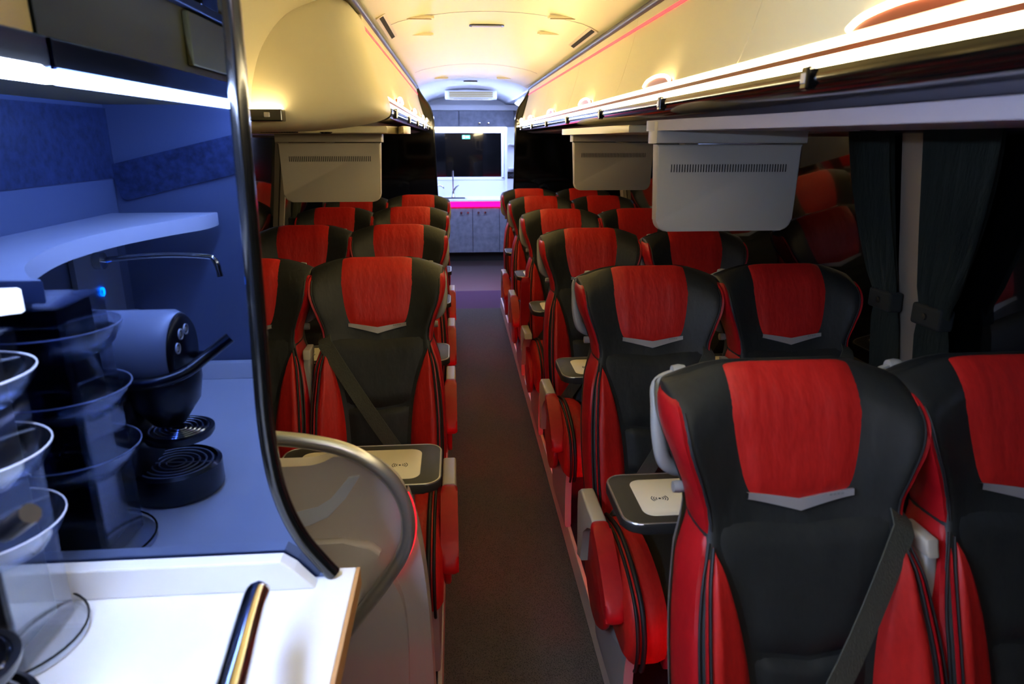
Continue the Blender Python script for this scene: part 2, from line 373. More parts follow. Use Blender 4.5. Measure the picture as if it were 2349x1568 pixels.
# ================================================================ LUGGAGE RACKS
RP = [(.487, 2.018), (.484, 1.985), (.472, 1.93), (.455, 1.87), (.437, 1.81), (.42, 1.765), (.412, 1.748)]
RPs = crom(RP, 4)
def rack(s, y0, y1, nm, lab):
    t = thing('luggage_rack', lab, 'luggage rack', (0, 0, 0), 'overhead luggage racks')
    X = lambda d: CX+s*d
    # carcass
    poly = [(X(.50), 2.026), (X(.50), 1.98), (X(.475), 1.87), (X(.44), 1.755), (X(.44), 1.70), (X(.50), 1.675), (X(1.045), 1.66), (X(1.045), 2.005)]
    obj('body', prism(bmesh.new(), poly, 'y', y0, y1), 'cream', t)
    seams = [q for q in (.35+1.13*k for k in range(-1, 6)) if y0+.2 < q < y1-.2]; ys = [y0]+seams+[y1]
    for a0, b0 in zip(ys[:-1], ys[1:]):
        a, b = a0+.0015, b0-.0015
        f = obj('flap', prism(bmesh.new(), [(X(d), z) for d, z in RPs]+[(X(d+.014), z) for d, z in RPs[::-1]], 'y', a, b), 'cream', t, 30)
        m_ = (a+b)/2
        pts = crom([(m_-.13, 1.750), (m_-.09, 1.763), (m_, 1.769), (m_+.09, 1.763), (m_+.13, 1.750)], 5)
        obj('handle', prism(bmesh.new(), [(p[0], p[1]) for p in pts], 'x', *sorted((X(.405), X(.424)))), 'orange', f)
        hb = tube(bmesh.new(), [(X(.404), p[0], p[1]+.004) for p in pts], .005, 8)
        obj('handle_light', hb, 'warmarc', f, 60)
    for q in [1.134+.82*k for k in range(-2, 7)]:
        if not y0+.05 < q < y1-.05: continue
        c = box(bmesh.new(), (min(X(.388), X(.42)), q-.012, 1.676), (max(X(.388), X(.42)), q+.012, 1.713), .004)
        cl = obj('clip', c, 'railblack', t)
        c = box(bmesh.new(), (min(X(.386), X(.40)), q-.007, 1.686), (max(X(.386), X(.40)), q+.007, 1.703), .002)
        obj('clip_button', c, 'silver', cl)
    obj('light_strip', prism(bmesh.new(), [(X(.408), 1.735), (X(.425), 1.735), (X(.425), 1.747), (X(.412), 1.750)], 'y', y0, y1), 'warmlow', t)
    obj('grab_rail', prism(bmesh.new(), [(X(.404), 1.725), (X(.44), 1.725), (X(.44), 1.735), (X(.406), 1.735)], 'y', y0, y1), 'orange', t)
    obj('lower_light_strip', prism(bmesh.new(), [(X(.400), 1.709), (X(.44), 1.709), (X(.44), 1.7245), (X(.404), 1.7245)], 'y', y0, y1), 'warm', t)
    rp = crom([(.398, 1.7085), (.397, 1.69), (.41, 1.672), (.44, 1.665), (.47, 1.665)], 4)
    obj('black_rail', prism(bmesh.new(), [(X(d), z) for d, z in rp]+[(X(.47), 1.70), (X(.44), 1.7085)], 'y', y0, y1), 'railblack', t, 40)
    obj('red_glow_line', prism(bmesh.new(), [(X(.481), 1.984), (X(.490), 1.984), (X(.490), 1.972), (X(.4785), 1.972)], 'y', y0, y1), 'redled', t)
    # lining under the rack
    obj('underside_panel', prism(bmesh.new(), [(X(.47), 1.665), (X(.52), 1.655), (X(1.07), 1.65), (X(1.105), 1.66)], 'y', y0, y1), 'underside', t)
    return t
rack(1, -1.25, 6.30, 'right', 'long cream luggage rack with glowing rail, running over the seats right of the aisle')
rack(-1, 2.62, 6.30, 'left', 'shorter cream luggage rack over the left seats, starting behind the rounded end fairing')
# service units above the monitors
for i, (s, y0, y1, lb) in enumerate(((1, -1.2, 1.98, 'long pale service unit with rounded end under the right rack, above the large monitor'), (1, 2.4, 3.50, 'pale service unit under the right rack ahead of the smaller right monitor'), (-1, 2.65, 2.95, 'pale service unit under the left rack above the left monitor'))):
    xs = sorted((CX+s*.50, CX+s*.98))
    t = thing('service_unit', lb, 'overhead unit', (0, 0, 0))
    fl = [(.46, y0), (.46, y1-1.2), (.46, y1-.95), (.44, y1-.62), (.385, y1-.35), (.35, y1-.15), (.348, y1-.07), (.37, y1-.02), (.42, y1), (.7, y1), (.93, y1)]
    if y1-y0 < 1.2: fl = [(.42, y0), (.40, y0+.25), (.36, y1-.3), (.348, y1-.07), (.37, y1-.02), (.42, y1), (.7, y1), (.93, y1)]
    out = [fl[0]]+crom(fl[1:], 5)+[(.93, y0)]
    obj('panel', prism(bmesh.new(), [(CX+s*d, y) for d, y in out], 'z', 1.622, 1.6485, .006), 'underside' if i == 0 else 'cream', t, 40)
    for k in range(max(1, int((y1-y0)/.95))):
        yy = y1-.3-k*.97
        g = bmesh.new(); xc = (xs[0]+xs[1])/2
        for q in range(14): box(g, (xc-.12+q*.009, yy-.05, 1.6235), (xc-.117+q*.009, yy+.05, 1.627))
        obj('speaker_grille', g, 'slot', t)
        obj('reading_light', lathe(bmesh.new(), [(0, 1.621), (.018, 1.621), (.024, 1.627)], (xc+.1, yy, 0), 16), 'railblack', t)

# left rack rounded end fairing and side lining
def fairing():
    t = thing('rack_end_fairing', 'large rounded cream end fairing closing the left luggage rack', 'fairing', (0, 0, 0))
    # loft of super-elliptic sections along y
    base = crom([(.40, 1.70), (.408, 1.745), (.428, 1.80), (.45, 1.87), (.47, 1.93), (.487, 2.0), (.56, 2.04), (.8, 2.025), (1.0, 2.0), (1.04, 1.84), (1.04, 1.68), (1.0, 1.635), (.85, 1.625), (.62, 1.635), (.48, 1.655), (.415, 1.675)], 4, closed=True)
    bm = bmesh.new(); rings = []; c = (.80, 1.86)
    for y, k in ((2.625, 1), (2.5, 1), (2.44, .995), (2.40, .975), (2.375, .94), (2.36, .89), (2.35, .82), (2.345, .7), (2.343, .4)):
        rings.append([bm.verts.new((CX-(c[0]+(p[0]-c[0])*k), y, c[1]+(p[1]-c[1])*k)) for p in base])
    for a, b in zip(rings[:-1], rings[1:]):
        for i in range(len(a)): bm.faces.new((a[i], a[(i+1) % len(a)], b[(i+1) % len(a)], b[i]))
    bm.faces.new(rings[-1])
    obj('shell', bm, 'cream', t, 60)
    bm = bmesh.new()
    prof = crom([(.50, 2.045), (.56, 2.02), (.68, 1.97), (.76, 1.88), (.80, 1.78), (.815, 1.70), (.83, 1.655), (.93, 1.64), (1.05, 1.64)], 5)
    prism(bm, thick([(CX-a, b) for a, b in prof], -.02), 'y', 1.0, 2.42)
    obj('side_lining', bm, 'cream', t, 50)
    l = obj('recess', B((-.70, 2.30, 1.655), (-.535, 2.35, 1.692), .004), 'railblack', t)
    obj('recess_light', B((-.70, 2.305, 1.692), (-.54, 2.345, 1.697)), 'warmarc', l)
    obj('button', B((-.59, 2.295, 1.667), (-.572, 2.301, 1.682), .002), 'silver', l)
fairing()

# ================================================================ MONITORS
def monitor(x, y, lab):
    W, Hh = .40, .285
    t = thing('ceiling_monitor', lab, 'monitor', (x, y, 1.645), 'drop-down monitors under the racks')
    bm = prism(bmesh.new(), [(-W/2-.006, 0), (W/2+.006, 0), (W/2+.006, -.055), (-W/2-.006, -.055)], 'y', -.035, .05, .008)
    obj('hinge_cover', bm, 'monitor', t, 40)
    poly = [(-W/2, -.057), (W/2, -.057)]
    lo = rrect(-W/2+.01, -Hh, W/2-.01, -.1, .03, 6)
    bot = [p for p in lo if p[1] < -.2]
    bot = sorted([p for p in bot if p[0] > 0], key=lambda p: -p[1])+sorted([p for p in bot if p[0] <= 0], key=lambda p: p[1])
    h = obj('housing', prism(bmesh.new(), poly+bot, 'y', -.022, .02, .006, 3), 'monitor', t, 40)
    bm = bmesh.new()
    for k in range(44):
        xx = -.157+k*.314/43
        box(bm, (xx-.0012, -.0228, -.128), (xx+.0012, -.0215, -.108))
    obj('vent_slots', bm, 'slot', h)
    obj('screen', B((-W/2+.025, .0195, -Hh+.025), (W/2-.025, .0215, -.07)), 'railblack', t)
    return t
m1 = monitor(.73, 1.85, 'largest beige flip-down monitor, hanging nearest under the right rack')
m2 = dup(m1, (.775, 3.43, 1.645), 'smaller beige flip-down monitor farther back under the right rack')
m3 = dup(m1, (-.49, 2.86, 1.645), 'beige flip-down monitor hanging under the left rack')

# ================================================================ SEATS
ST = [ # z, half width, wing, thickness
    (.36, .185, .035, .11), (.45, .200, .05, .115), (.60, .212, .06, .12), (.75, .211, .055, .12), (.88, .198, .038, .115), (.945, .180, .022, .11),
    (.985, .179, .025, .105), (1.035, .195, .038, .105), (1.09, .213, .05, .105), (1.135, .221, .052, .105), (1.17, .222, .046, .10), (1.21, .221, .040, .09)]
def sparam(z):
    z = max(ST[0][0], min(ST[-1][0], z))
    for i in range(len(ST)-1):
        if z <= ST[i+1][0]:
            t = (z-ST[i][0])/(ST[i+1][0]-ST[i][0]); p0 = ST[max(i-1, 0)]; p1 = ST[i]; p2 = ST[i+1]; p3 = ST[min(i+2, len(ST)-1)]
            return [.5*((2*p1[j])+(-p0[j]+p2[j])*t+(2*p0[j]-5*p1[j]+4*p2[j]-p3[j])*t*t+(-p0[j]+3*p1[j]-3*p2[j]+p3[j])*t**3) for j in (1, 2, 3)]
def S0(a, z):
    w_, wing, th = sparam(z)
    yb = .10-(1.2-z)*.33 - .25*max(0, .55-z)**1.5
    yf = yb-th
    sg = -1 if a < 0 else 1; a = abs(a)
    cps = [(0, yf), (.45*w_, yf-.10*wing), (.74*w_, yf-.6*wing), (.935*w_, yf-wing), (w_, yf-wing+.022), (w_*1.0, yb-.035), (w_-.03, yb), (0, yb)]
    i = min(int(a), 6); t = a-i
    p0 = cps[i-1] if i > 0 else (-cps[1][0], cps[1][1]); p1 = cps[i]; p2 = cps[i+1]; p3 = cps[i+2] if i+2 < 8 else (-cps[6][0], cps[6][1])
    x, y = [.5*((2*p1[j])+(-p0[j]+p2[j])*t+(2*p0[j]-5*p1[j]+4*p2[j]-p3[j])*t*t+(-p0[j]+3*p1[j]-3*p2[j]+p3[j])*t**3) for j in (0, 1)]
    if z > 1.15:
        d = math.sqrt(max(0, 1-((z-1.15)/.0602)**2)); ym = yb-.055; y = ym+(y-ym)*(.12+.88*d); pass
    zt = 1.21
    ax = abs(x)
    if ax > .11: zt = 1.21-.034*min(1, ((ax-.11)/.115))**1.4
    zz = z
    if z > 1.05: zz = 1.05+(z-1.05)*(zt-1.05)/.16
    return Vector((sg*x, y, zz))
def S(a, z, off=0):
    p = S0(a, z)
    if off:
        e = .04; z1 = min(z+.008, 1.2095); z0 = z1-.016
        du = S0(a+e, z)-S0(a-e, z); dv = S0(a, z1)-S0(a, z0)
        n = du.cross(dv)
        if n.length > 1e-9: p = p+n.normalized()*off
    return p
def a_of_x(x, z):
    sg = -1 if x < 0 else 1; x = abs(x); lo, hi = 0, 3.9
    for _ in range(24):
        m_ = (lo+hi)/2
        if S0(m_, z).x < x: lo = m_
        else: hi = m_
    return sg*lo
def patch(bm, fa, fz, nu, nv, puff=.006, base=.0025, seams=True):
    """fa(u,v)->a, fz(u,v)->z with u,v in 0..1; edges tucked below the surface"""
    g = []
    for j in range(nv+1):
        row = []
        for i in range(nu+1):
            u, v = i/nu, j/nv
            k = min(1, 4*min(u, 1-u))*1.0; l = min(1, 7*min(v, 1-v))
            k = math.sin(k*math.pi/2); l = math.sin(l*math.pi/2)
            off = -.003+(base+.003)*min(1, 7*min(u, 1-u), 24*min(v, 1-v)) + puff*k*l
            z = fz(u, v); row.append(bm.verts.new(S(fa(u, v, z), z, off)))
        g.append(row)
    for j in range(nv):
        for i in range(nu): bm.faces.new((g[j][i], g[j][i+1], g[j+1][i+1], g[j+1][i]))
    return bm
MESH = {}
def pm(key, build, m, smooth=50):
    """mesh shared by every seat"""
    if key not in MESH:
        bm = build(); me = bpy.data.meshes.new(key); bmesh.ops.recalc_face_normals(bm, faces=bm.faces); bm.to_mesh(me); bm.free()
        for q in (m if isinstance(m, tuple) else (m,)): me.materials.append(M[q])
        for p in me.polygons: p.use_smooth = True
        me.set_sharp_from_angle(angle=math.radians(smooth))
        MESH[key] = me
    return MESH[key]
def part(name, key, build, m, parent, smooth=50):
    o = bpy.data.objects.new(name, pm(key, build, m, smooth)); C.objects.link(o); o.parent = parent; return o
def back_body():
    bm = bmesh.new(); g = []; zs = [.36+(1.15-.36)*k/30 for k in range(31)]+[1.15+.06*math.sin(k/8*math.pi/2) for k in range(1, 9)]
    as_ = [-7+14*k/84 for k in range(84)]
    for z in zs: g.append([bm.verts.new(S0(a, min(z, 1.2099))) for a in as_])
    for p, q in zip(g[:-1], g[1:]):
        for i in range(84): bm.faces.new((p[i], p[(i+1) % 84], q[(i+1) % 84], q[i]))
    bm.faces.new(g[0][::-1]); bm.faces.new(g[-1])
    return bm
def xi(z):   # inner edge of the red crescent
    t = max(0, min(1, (z-.5)/.43)); return .100+.070*t**3.2
def head_panel():
    hw = lambda z: .094+.032*math.sin(max(0, min(1, (z-.98)/.17))*math.pi/2)
    def fz(u, v):
        xx = abs(2*u-1); zb = .985+.014*xx
        return zb+(1.2094-zb)*math.sin(v*math.pi/2*.999)
    return patch(bmesh.new(), lambda u, v, z: a_of_x((2*u-1)*hw(z), z), fz, 26, 26, .007, .003)
def strips(side, a0, a1, z0, z1, puff, nu=6, nv=28):
    def f(): 
        def fa(u, v, z):
            s0 = a0 if a0 != 3.62 else a0-.40*max(0, min(1, (z-.80)/.13))**1.5
            return side*(s0+(a1-s0)*u)
        return patch(bmesh.new(), fa, lambda u, v: z0+(z1-z0)*v, nu, nv, puff, .0025)
    return f
def crescent(side):
    def f():
        def fa(u, v, z):
            ai = a_of_x(xi(z), z); ao = max(ai+.01, 2.86)
            return side*(ai+(ao-ai)*u)
        return patch(bmesh.new(), fa, lambda u, v: .40+(.940-.40)*v, 12, 30, .010, .003)
    return f
def centre_cover():
    bm = bmesh.new()
    for z0, z1 in ((.735, .955), (.60, .735), (.40, .60)):
        def fz(u, v, z0=z0, z1=z1):
            k = .016*abs(2*u-1); return (z0+k)+(z1-z0)*v
        patch(bm, lambda u, v, z: a_of_x((2*u-1)*(min(xi(z), .17)-.004), z), fz, 16, 10, .011, .002)
    return bm
def logo():
    bm = bmesh.new(); rows = []
    for i in range(21):
        x = -.098+.196*i/20; k = 1-abs(x)/.098; zb = 1.008-.016*k; hgt = .011+.009*k
        r = []
        for z, off in ((zb-hgt, .001), (zb-hgt, .007), (zb, .009), (zb, .001)):
            r.append(bm.verts.new(S(a_of_x(x, z), z, off)))
        rows.append(r)
    for a, b in zip(rows[:-1], rows[1:]):
        for k in range(3): bm.faces.new((a[k], b[k], b[k+1], a[k+1]))
    return bm
def logo_mark():
    bm = bmesh.new()
    for i in range(4):
        x = .052+i*.007; z = .993+.012*(x/.098)-.004
        p = S(a_of_x(x, z), z, .0095); q = S(a_of_x(x+.005, z), z, .0095)
        bm.faces.new([bm.verts.new(v) for v in (p, q, q+Vector((.001, 0, .004)), p+Vector((.001, 0, .004)))])
    return bm
def shell():
    bm = bmesh.new(); g = []
    for j in range(33):
        z = .37+(1.19-.37)*j/32; row = []
        for i in range(33):
            a = 5.15+(14-2*5.15)*i/32
            if a > 7: a = -(14-a)
            row.append(bm.verts.new(S(a, z, .009)))
        g.append(row)
    for p, q in zip(g[:-1], g[1:]):
        for i in range(32): bm.faces.new((p[i], p[i+1], q[i+1], q[i]))
    bmesh.ops.solidify(bm, geom=bm.faces[:], thickness=.004)
    return bm
def grab(s):
    def f():
        bm = bmesh.new()
        p = crom([(s*.13, .095, 1.12), (s*.15, .10, 1.160), (s*.185, .10, 1.162), (s*.215, .09, 1.15), (s*.220, .07, 1.115), (s*.221, .05, 1.065), (s*.212, .04, 1.02), (s*.190, .045, 1.0), (s*.17, .05, .995)], 5)
        tube(bm, p, .012, 12, flat=1.3)
        lathe(bm, [(0, -.012), (.014, -.012), (.016, 0), (.014, .012), (0, .012)], (s*.175, .10, 1.172), 14, 'x')
        lathe(bm, [(0, -.010), (.011, -.010), (.012, 0), (.011, .010), (0, .010)], (s*.190, .01, .978), 14, 'x')
        return bm
    return f
def piping(side):
    def f():
        bm = bmesh.new()
        for a_, r, z1 in ((2.92, .0026, .932), (3.60, .0024, .938)):
            tube(bm, [S(side*(a_ if a_ < 3 else a_-.38*max(0, min(1, (.41+(z1-.41)*k/24-.80)/.13))**1.5), .41+(z1-.41)*k/24, .0045) for k in range(25)], r, 6)
        tube(bm, [S(side*3.1, .955+(1.17-.955)*k/16, .002) for k in range(17)], .002, 6)
        return bm
    return f
def cush():
    prof = crom([(-.68, .355), (-.71, .40), (-.705, .46), (-.67, .495), (-.52, .495), (-.35, .485), (-.25, .475), (-.2, .44), (-.22, .36), (-.45, .35)], 4, closed=True)
    return prism(bmesh.new(), prof, 'x', -.125, .125, .008)
def bolster(side):
    def f():
        bm = bmesh.new(); prof = crom([(-.69, .345), (-.73, .37), (-.735, .44), (-.70, .505), (-.61, .545), (-.48, .56), (-.36, .535), (-.26, .50), (-.20, .44), (-.22, .36), (-.45, .34)], 4, closed=True)
        cx_ = (-.45, .43); rings = []
        for k in range(11):
            t = k/10; xx = .110+(.213-.110)*t; e = min(t, 1-t)*2
            sc_ = .82+.18*math.sin(min(1, e*2.2)*math.pi/2)
            if t < .5: sc_ = .93+.07*math.sin(min(1, e*1.5)*math.pi/2)
            rings.append([bm.verts.new((side*xx, cx_[0]+(p[0]-cx_[0])*(1+(sc_-1)*.45), cx_[1]+(p[1]-cx_[1])*sc_)) for p in prof])
        for a, b in zip(rings[:-1], rings[1:]):
            for i in range(len(a)): bm.faces.new((a[i], a[(i+1) % len(a)], b[(i+1) % len(a)], b[i]))
        bm.faces.new(rings[0]); bm.faces.new(rings[-1])
        return bm
    return f
def bolster_pipe(side):
    def f():
        bm = bmesh.new(); prof = crom([(-.735, .345), (-.747, .37), (-.75, .44), (-.71, .51), (-.61, .553), (-.48, .569), (-.36, .544), (-.26, .507)], 4)
        tube(bm, [(side*.176, p[0], p[1]-.001) for p in prof], .0065, 8)
        prof2 = [(p[0]+.004, p[1]-.006) for p in prof]
        tube(bm, [(side*.191, p[0], p[1]) for p in prof2], .0045, 8)
        return bm
    return f
def arm_cap(s):
    def f():
        bm = bmesh.new(); p = [(-.24, .53), (-.245, .575), (-.28, .60), (-.46, .602), (-.478, .575), (-.40, .55), (-.34, .50), (-.32, .38), (-.26, .36)]
        prism(bm, p, 'x', *sorted((s*.212, s*.254)), .007, 3); return bm
    return f
def arm_pad(s, up=False):
    def f():
        bm = bmesh.new(); p = crom([(-.455, .57), (-.47, .604), (-.54, .582), (-.63, .53), (-.685, .48), (-.69, .45), (-.665, .44), (-.58, .49), (-.50, .54)], 4, closed=True)
        if up: p = [(-.29+(q[1]-.5)*.3, .60-(q[0]+.46)*1.2) for q in p]
        prism(bm, p, 'x', *sorted((s*.208, s*.258)), .014, 4); return bm
    return f
def side_cover(s):
    def f():
        bm = bmesh.new(); p = crom([(-.26, .36), (-.28, .47), (-.36, .49), (-.46, .46), (-.54, .40), (-.56, .34), (-.50, .28), (-.38, .26)], 3, closed=True)
        prism(bm, p, 'x', *sorted((s*.212, s*.232)), .006); return bm
    return f
def leg(s):
    def f():
        bm = bmesh.new(); p = crom([(-.68, .345), (-.665, .30), (-.66, .22), (-.67, .104)], 5)+crom([(-.32, .104), (-.28, .2), (-.26, .345)], 4)
        prism(bm, p, 'x', *sorted((s*.172, s*.197)), .006); return bm
    return f
def button(s):
    return lambda: prism(bmesh.new(), rrect(-.32, .40, -.285, .47, .016), 'x', *sorted((s*.252, s*.257)), .002)
def beam():
    bm = B((-.18, -.52, .27), (.18, -.37, .345), .01); box(bm, (-.03, -.48, .104), (.03, -.40, .28), .006); return bm
def seat_belt(s):   # from the window shoulder (-s) down to the aisle hip (s)
    def f():
        bm = bmesh.new()
        P0 = S(-s*2.95, .945, .012); P0a = S(-s*3.3, .965, .004); P0b = S(-s*4.4, .975, .004)
        P1 = Vector((s*.16, -.315, .50)); P2 = Vector((s*.214, -.29, .42))
        pts = [P0b, P0a]+[P0+(P1-P0)*(k/12)+Vector((0, -.028*math.sin(math.pi*k/12), 0)) for k in range(13)]+[P2]
        rows = []
        for i, p in enumerate(pts):
            d = (pts[min(i+1, len(pts)-1)]-pts[max(i-1, 0)]).normalized(); wv = d.cross(Vector((0, -1, 0)))
            if wv.length < .2: wv = Vector((0, 0, 1))
            wv = wv.normalized()*.024; nn = wv.cross(d).normalized()*.0012
            rows.append([bm.verts.new(p+wv+nn), bm.verts.new(p-wv+nn), bm.verts.new(p-wv-nn), bm.verts.new(p+wv-nn)])
        for a, b in zip(rows[:-1], rows[1:]):
            for k in range(4): bm.faces.new((a[k], a[(k+1) % 4], b[(k+1) % 4], b[k]))
        bm.faces.new(rows[0]); bm.faces.new(rows[-1][::-1]); return bm
    return f
def buckle(s):
    return lambda: B((min(s*.205, s*.222), -.32, .385), (max(s*.205, s*.222), -.275, .45), .005)
def xr(a, x0, x1): return sorted((a*x0, a*x1))
def tray(a=1):
    x0, x1 = xr(a, -.195, .235); return prism(bmesh.new(), rrect(x0, .20, x1, .44, .045, 6), 'z', .755, .780, .006, 3)
def tray_lip(a=1):
    x0, x1 = xr(a, -.191, .231); bm = bmesh.new(); tube(bm, [(q[0], q[1], .7785) for q in rrect(x0, .204, x1, .436, .041, 6)], .003, 6, closed=True); return bm
def tray_pad(a=1):
    x0, x1 = xr(a, -.14, .18); return prism(bmesh.new(), rrect(x0, .235, x1, .405, .028, 6), 'z', .776, .7812, .001)
def ring_symbol(a=1):
    bm = bmesh.new(); cx, cy, z = a*.125, .31, .7815
    for s_ in (0, 1):
        for r in (.007, .0115, .016):
            a0 = -.7+s_*math.pi; pts = [(cx+r*1.25*math.cos(a0+1.4*k/10), cy+r*math.sin(a0+1.4*k/10), z) for k in range(11)]
            tube(bm, pts, .0009, 5)
    lathe(bm, [(0, z+.0005), (.0028, z+.0005), (.0028, z-.001)], (cx, cy, 0), 10)
    return bm
def tray_arm():
    return prism(bmesh.new(), [(-.02, .66), (.03, .66), (.20, .735), (.33, .745), (.33, .757), (.1, .757)], 'x', -.03, .03, .004)
def pocket():
    return patch(bmesh.new(), lambda u, v, z: (5.6+2.8*u) if 5.6+2.8*u <= 7 else -(14-(5.6+2.8*u)), lambda u, v: .42+.16*v, 14, 5, .012, .012)

def seat(s, win, loc, lab, grp, opts):
    """s = +1 right of the aisle, -1 left; the aisle side of the seat is -s"""
    a = -s                                              # aisle direction
    t = thing('coach_seat', lab, 'seat', loc, grp)
    b = part('backrest', 'backrest', back_body, 'black', t)
    part('headrest_panel', 'headrest_panel', head_panel, 'red', t)
    part('quilted_cover', 'quilted_cover', centre_cover, 'black', t)
    for q, nm in ((-1, 'l'), (1, 'r')):
        part('side_panel', 'head_side_'+nm, strips(q, 3.08, 5.3, .945, 1.195, .004), 'redside', t)
        part('side_panel', 'low_side_'+nm, strips(q, 3.62, 5.3, .40, .955, .005), 'redside', t)
        part('side_stripe', 'stripe_'+nm, strips(q, 2.98, 3.24, .42, .925, .003, 4), 'redside', t)
        part('side_bolster', 'crescent_'+nm, crescent(q), 'red', t)
        part('piping', 'piping_'+nm, piping(q), 'blackpipe', t)
    lg = part('silver_strip', 'silver_strip', logo, 'silver', t)
    part('maker_mark', 'maker_mark', logo_mark, 'greyshell', lg)
    part('rear_shell', 'rear_shell', shell, 'greyshell', t)
    part('grab_handle', 'grab_handle_%d' % a, grab(a), 'greyshell', t)
    part('seat_cushion', 'seat_cushion', cush, 'black', t)
    for q in (-1, 1):
        cb = part('cushion_bolster', 'cushion_bolster_%d' % q, bolster(q), 'red', t)
        part('piping', 'bolster_piping_%d' % q, bolster_pipe(q), 'blackpipe', cb)
    fr_ = part('seat_frame', 'seat_frame', beam, 'greyshell', t)
    part('footwell_light', 'footwell_light', lambda: B((-.15, -.368, .30), (.15, -.362, .32)), 'footled', fr_)
    if win:
        part('armrest', 'centre_armrest_%d' % a, lambda: prism(bmesh.new(), [(-.15, .52), (-.22, .52), (-.135, .925), (-.07, .925)], 'x', *sorted((a*.2255, a*.2025)), .006), 'greyshell', t)
        part('armrest_cap', 'centre_cap_%d' % a, lambda: prism(bmesh.new(), [(-.145, .905), (-.135, .935), (-.065, .935), (-.07, .905)], 'x', *sorted((a*.202, a*.227)), .005), 'armgrey', t)
    else:
        up = 'up' in opts
        c = part('armrest', 'arm_cap_%d' % a, arm_cap(a), 'armgrey', t)
        part('armrest_pad', 'arm_pad_%d%d' % (a, up), arm_pad(a, up), 'redside', c)
        if up: part('recline_button', 'button_%d' % a, button(a), 'app_grey', c)
        part('side_cover', 'side_cover_%d' % a, side_cover(a), 'redside', t)
        part('leg', 'seat_leg_%d' % a, leg(a), 'greyshell', t)
    bl = part('seat_belt', 'seat_belt_%d' % a, seat_belt(a), 'belt', t)
    part('buckle', 'buckle_%d' % a, buckle(a), 'plastic_black', bl)
    if 'notray' not in opts:
        tr = part('tray_table', 'tray_%d' % a, lambda: tray(a), 'tray', t)
        part('tray_edge', 'tray_lip_%d' % a, lambda: tray_lip(a), 'brushed', tr)
        part('tray_pad', 'tray_pad_%d' % a, lambda: tray_pad(a), 'pad', tr)
        part('charging_symbol', 'charging_symbol_%d' % a, lambda: ring_symbol(a), 'ink', tr)
        part('tray_arm', 'tray_arm', tray_arm, 'greyshell', t)
    return t
G = 'red and black coach seats'
XR, XRW, XL, XLW = .613, 1.056, -.272, -.716
right = [1.11, 2.09, 3.07, 3.97, 4.92, 5.71]; left = [2.33, 3.28, 4.17, 5.11]
nm_r = ['nearest, belt across it', 'second from the camera', 'third from the camera', 'fourth back, armrest folded up', 'fifth from the camera', 'farthest one']
desc_r = ['large red and black leather seat right of the aisle, ', 'red and black leather aisle seat right of the aisle, ']
for i, y in enumerate(right):
    seat(1, False, (XR-(.02 if i == 0 else .008), y, 0), desc_r[min(i, 1)]+nm_r[i], G, {'up'} if i == 3 else ({'notray'} if i == 5 else ()))
nw = ['cut off at the picture edge', 'just left of the curtains', 'below the large monitor', 'half hidden by the large monitor', 'behind the smaller monitor', 'farthest']
for i, y in enumerate(right):
    yy = 2.97 if i == 2 else y
    seat(1, True, (XRW-(.03 if i == 0 else 0), yy, 0), 'dim red and black window seat on the right, '+nw[i], G, {'notray'} if i == 5 else ())
nl = ['nearest, belt across it', 'second row back', 'third row back', 'farthest, before the left black partition']
for i, y in enumerate(left):
    seat(-1, False, (XL, y, 0), 'red and black aisle seat left of the aisle, '+nl[i], G, {'notray'} if i == 3 else ())
nlw = ['nearest, cut off by the dark mirror panel', 'second row back beside the dark curtain', 'third row back below the left monitor', 'farthest, hidden behind the third']
for i, y in enumerate(left):
    seat(-1, True, (XLW, y, 0), 'shaded window seat on the left, '+nlw[i], G, {'notray'} if i == 3 else ())
# ================================================================ MODESTY PANEL AND TABLE AT LEFT
t = thing('modesty_panel', 'grey moulded partition with arched satin handrail in front of the left seats', 'partition', (0, 1.35, 0))
YP = 0
outer = crom([(-1.0, 1.00), (-.6, 1.03), (-.404, 1.025), (-.30, 1.01), (-.236, .992), (-.17, .95), (-.125, .885), (-.113, .83), (-.12, .77)], 6)
low = crom([(-.10, .74), (-.088, .66), (-.08, .50), (-.075, .30), (-.075, .12)], 5)
inner = [(-1.0, .955), (-.6, .965), (-.40, .965), (-.33, .96), (-.27, .945), (-.22, .93), (-.18, .905), (-.145, .86)]
obj('panel', prism(bmesh.new(), crom([(-1.0, .955), (-.6, .945), (-.36, .94), (-.30, .945), (-.25, .965), (-.2, .945), (-.15, .905), (-.125, .86), (-.118, .79), (-.15, .70), (-.235, .57)], 5)+[(-.25, .5), (-1.0, .5)], 'y', -.012, .03, .006, 3), 'panelgrey', t, 40)
obj('lower_panel', prism(bmesh.new(), [(-1.0, .765), (-.26, .765), (-.20, .755)]+crom([(-.18, .735), (-.20, .70), (-.24, .6), (-.27, .5)], 3)+[(-.27, .12), (-1.0, .12)], 'y', -.035, -.01, .01, 3), 'panelgrey', t, 40)
obj('side_skirt', prism(bmesh.new(), crom([(-.121, .86), (-.098, .75), (-.085, .62), (-.078, .45), (-.072, .102)], 5)+[(-.34, .102), (-.34, .45)]+crom([(-.25, .57), (-.16, .69), (-.125, .78)], 4), 'y', -.02, .05, .012, 3), 'panellow', t, 40)
obj('skirt_front', prism(bmesh.new(), crom([(-.165, .69), (-.138, .62), (-.13, .5), (-.135, .35), (-.15, .102)], 5)+[(-.5, .102), (-.5, .45)]+crom([(-.27, .53), (-.21, .62)], 3), 'y', -.05, -.018, .012, 3), 'panellow', t, 40)
rail = crom([(-1.0, 1.0), (-.7, 1.032), (-.5, 1.035), (-.404, 1.025), (-.30, 1.01), (-.22, .985), (-.155, .935), (-.119, .875), (-.109, .81), (-.122, .745), (-.16, .68), (-.235, .575), (-.30, .49)], 7)
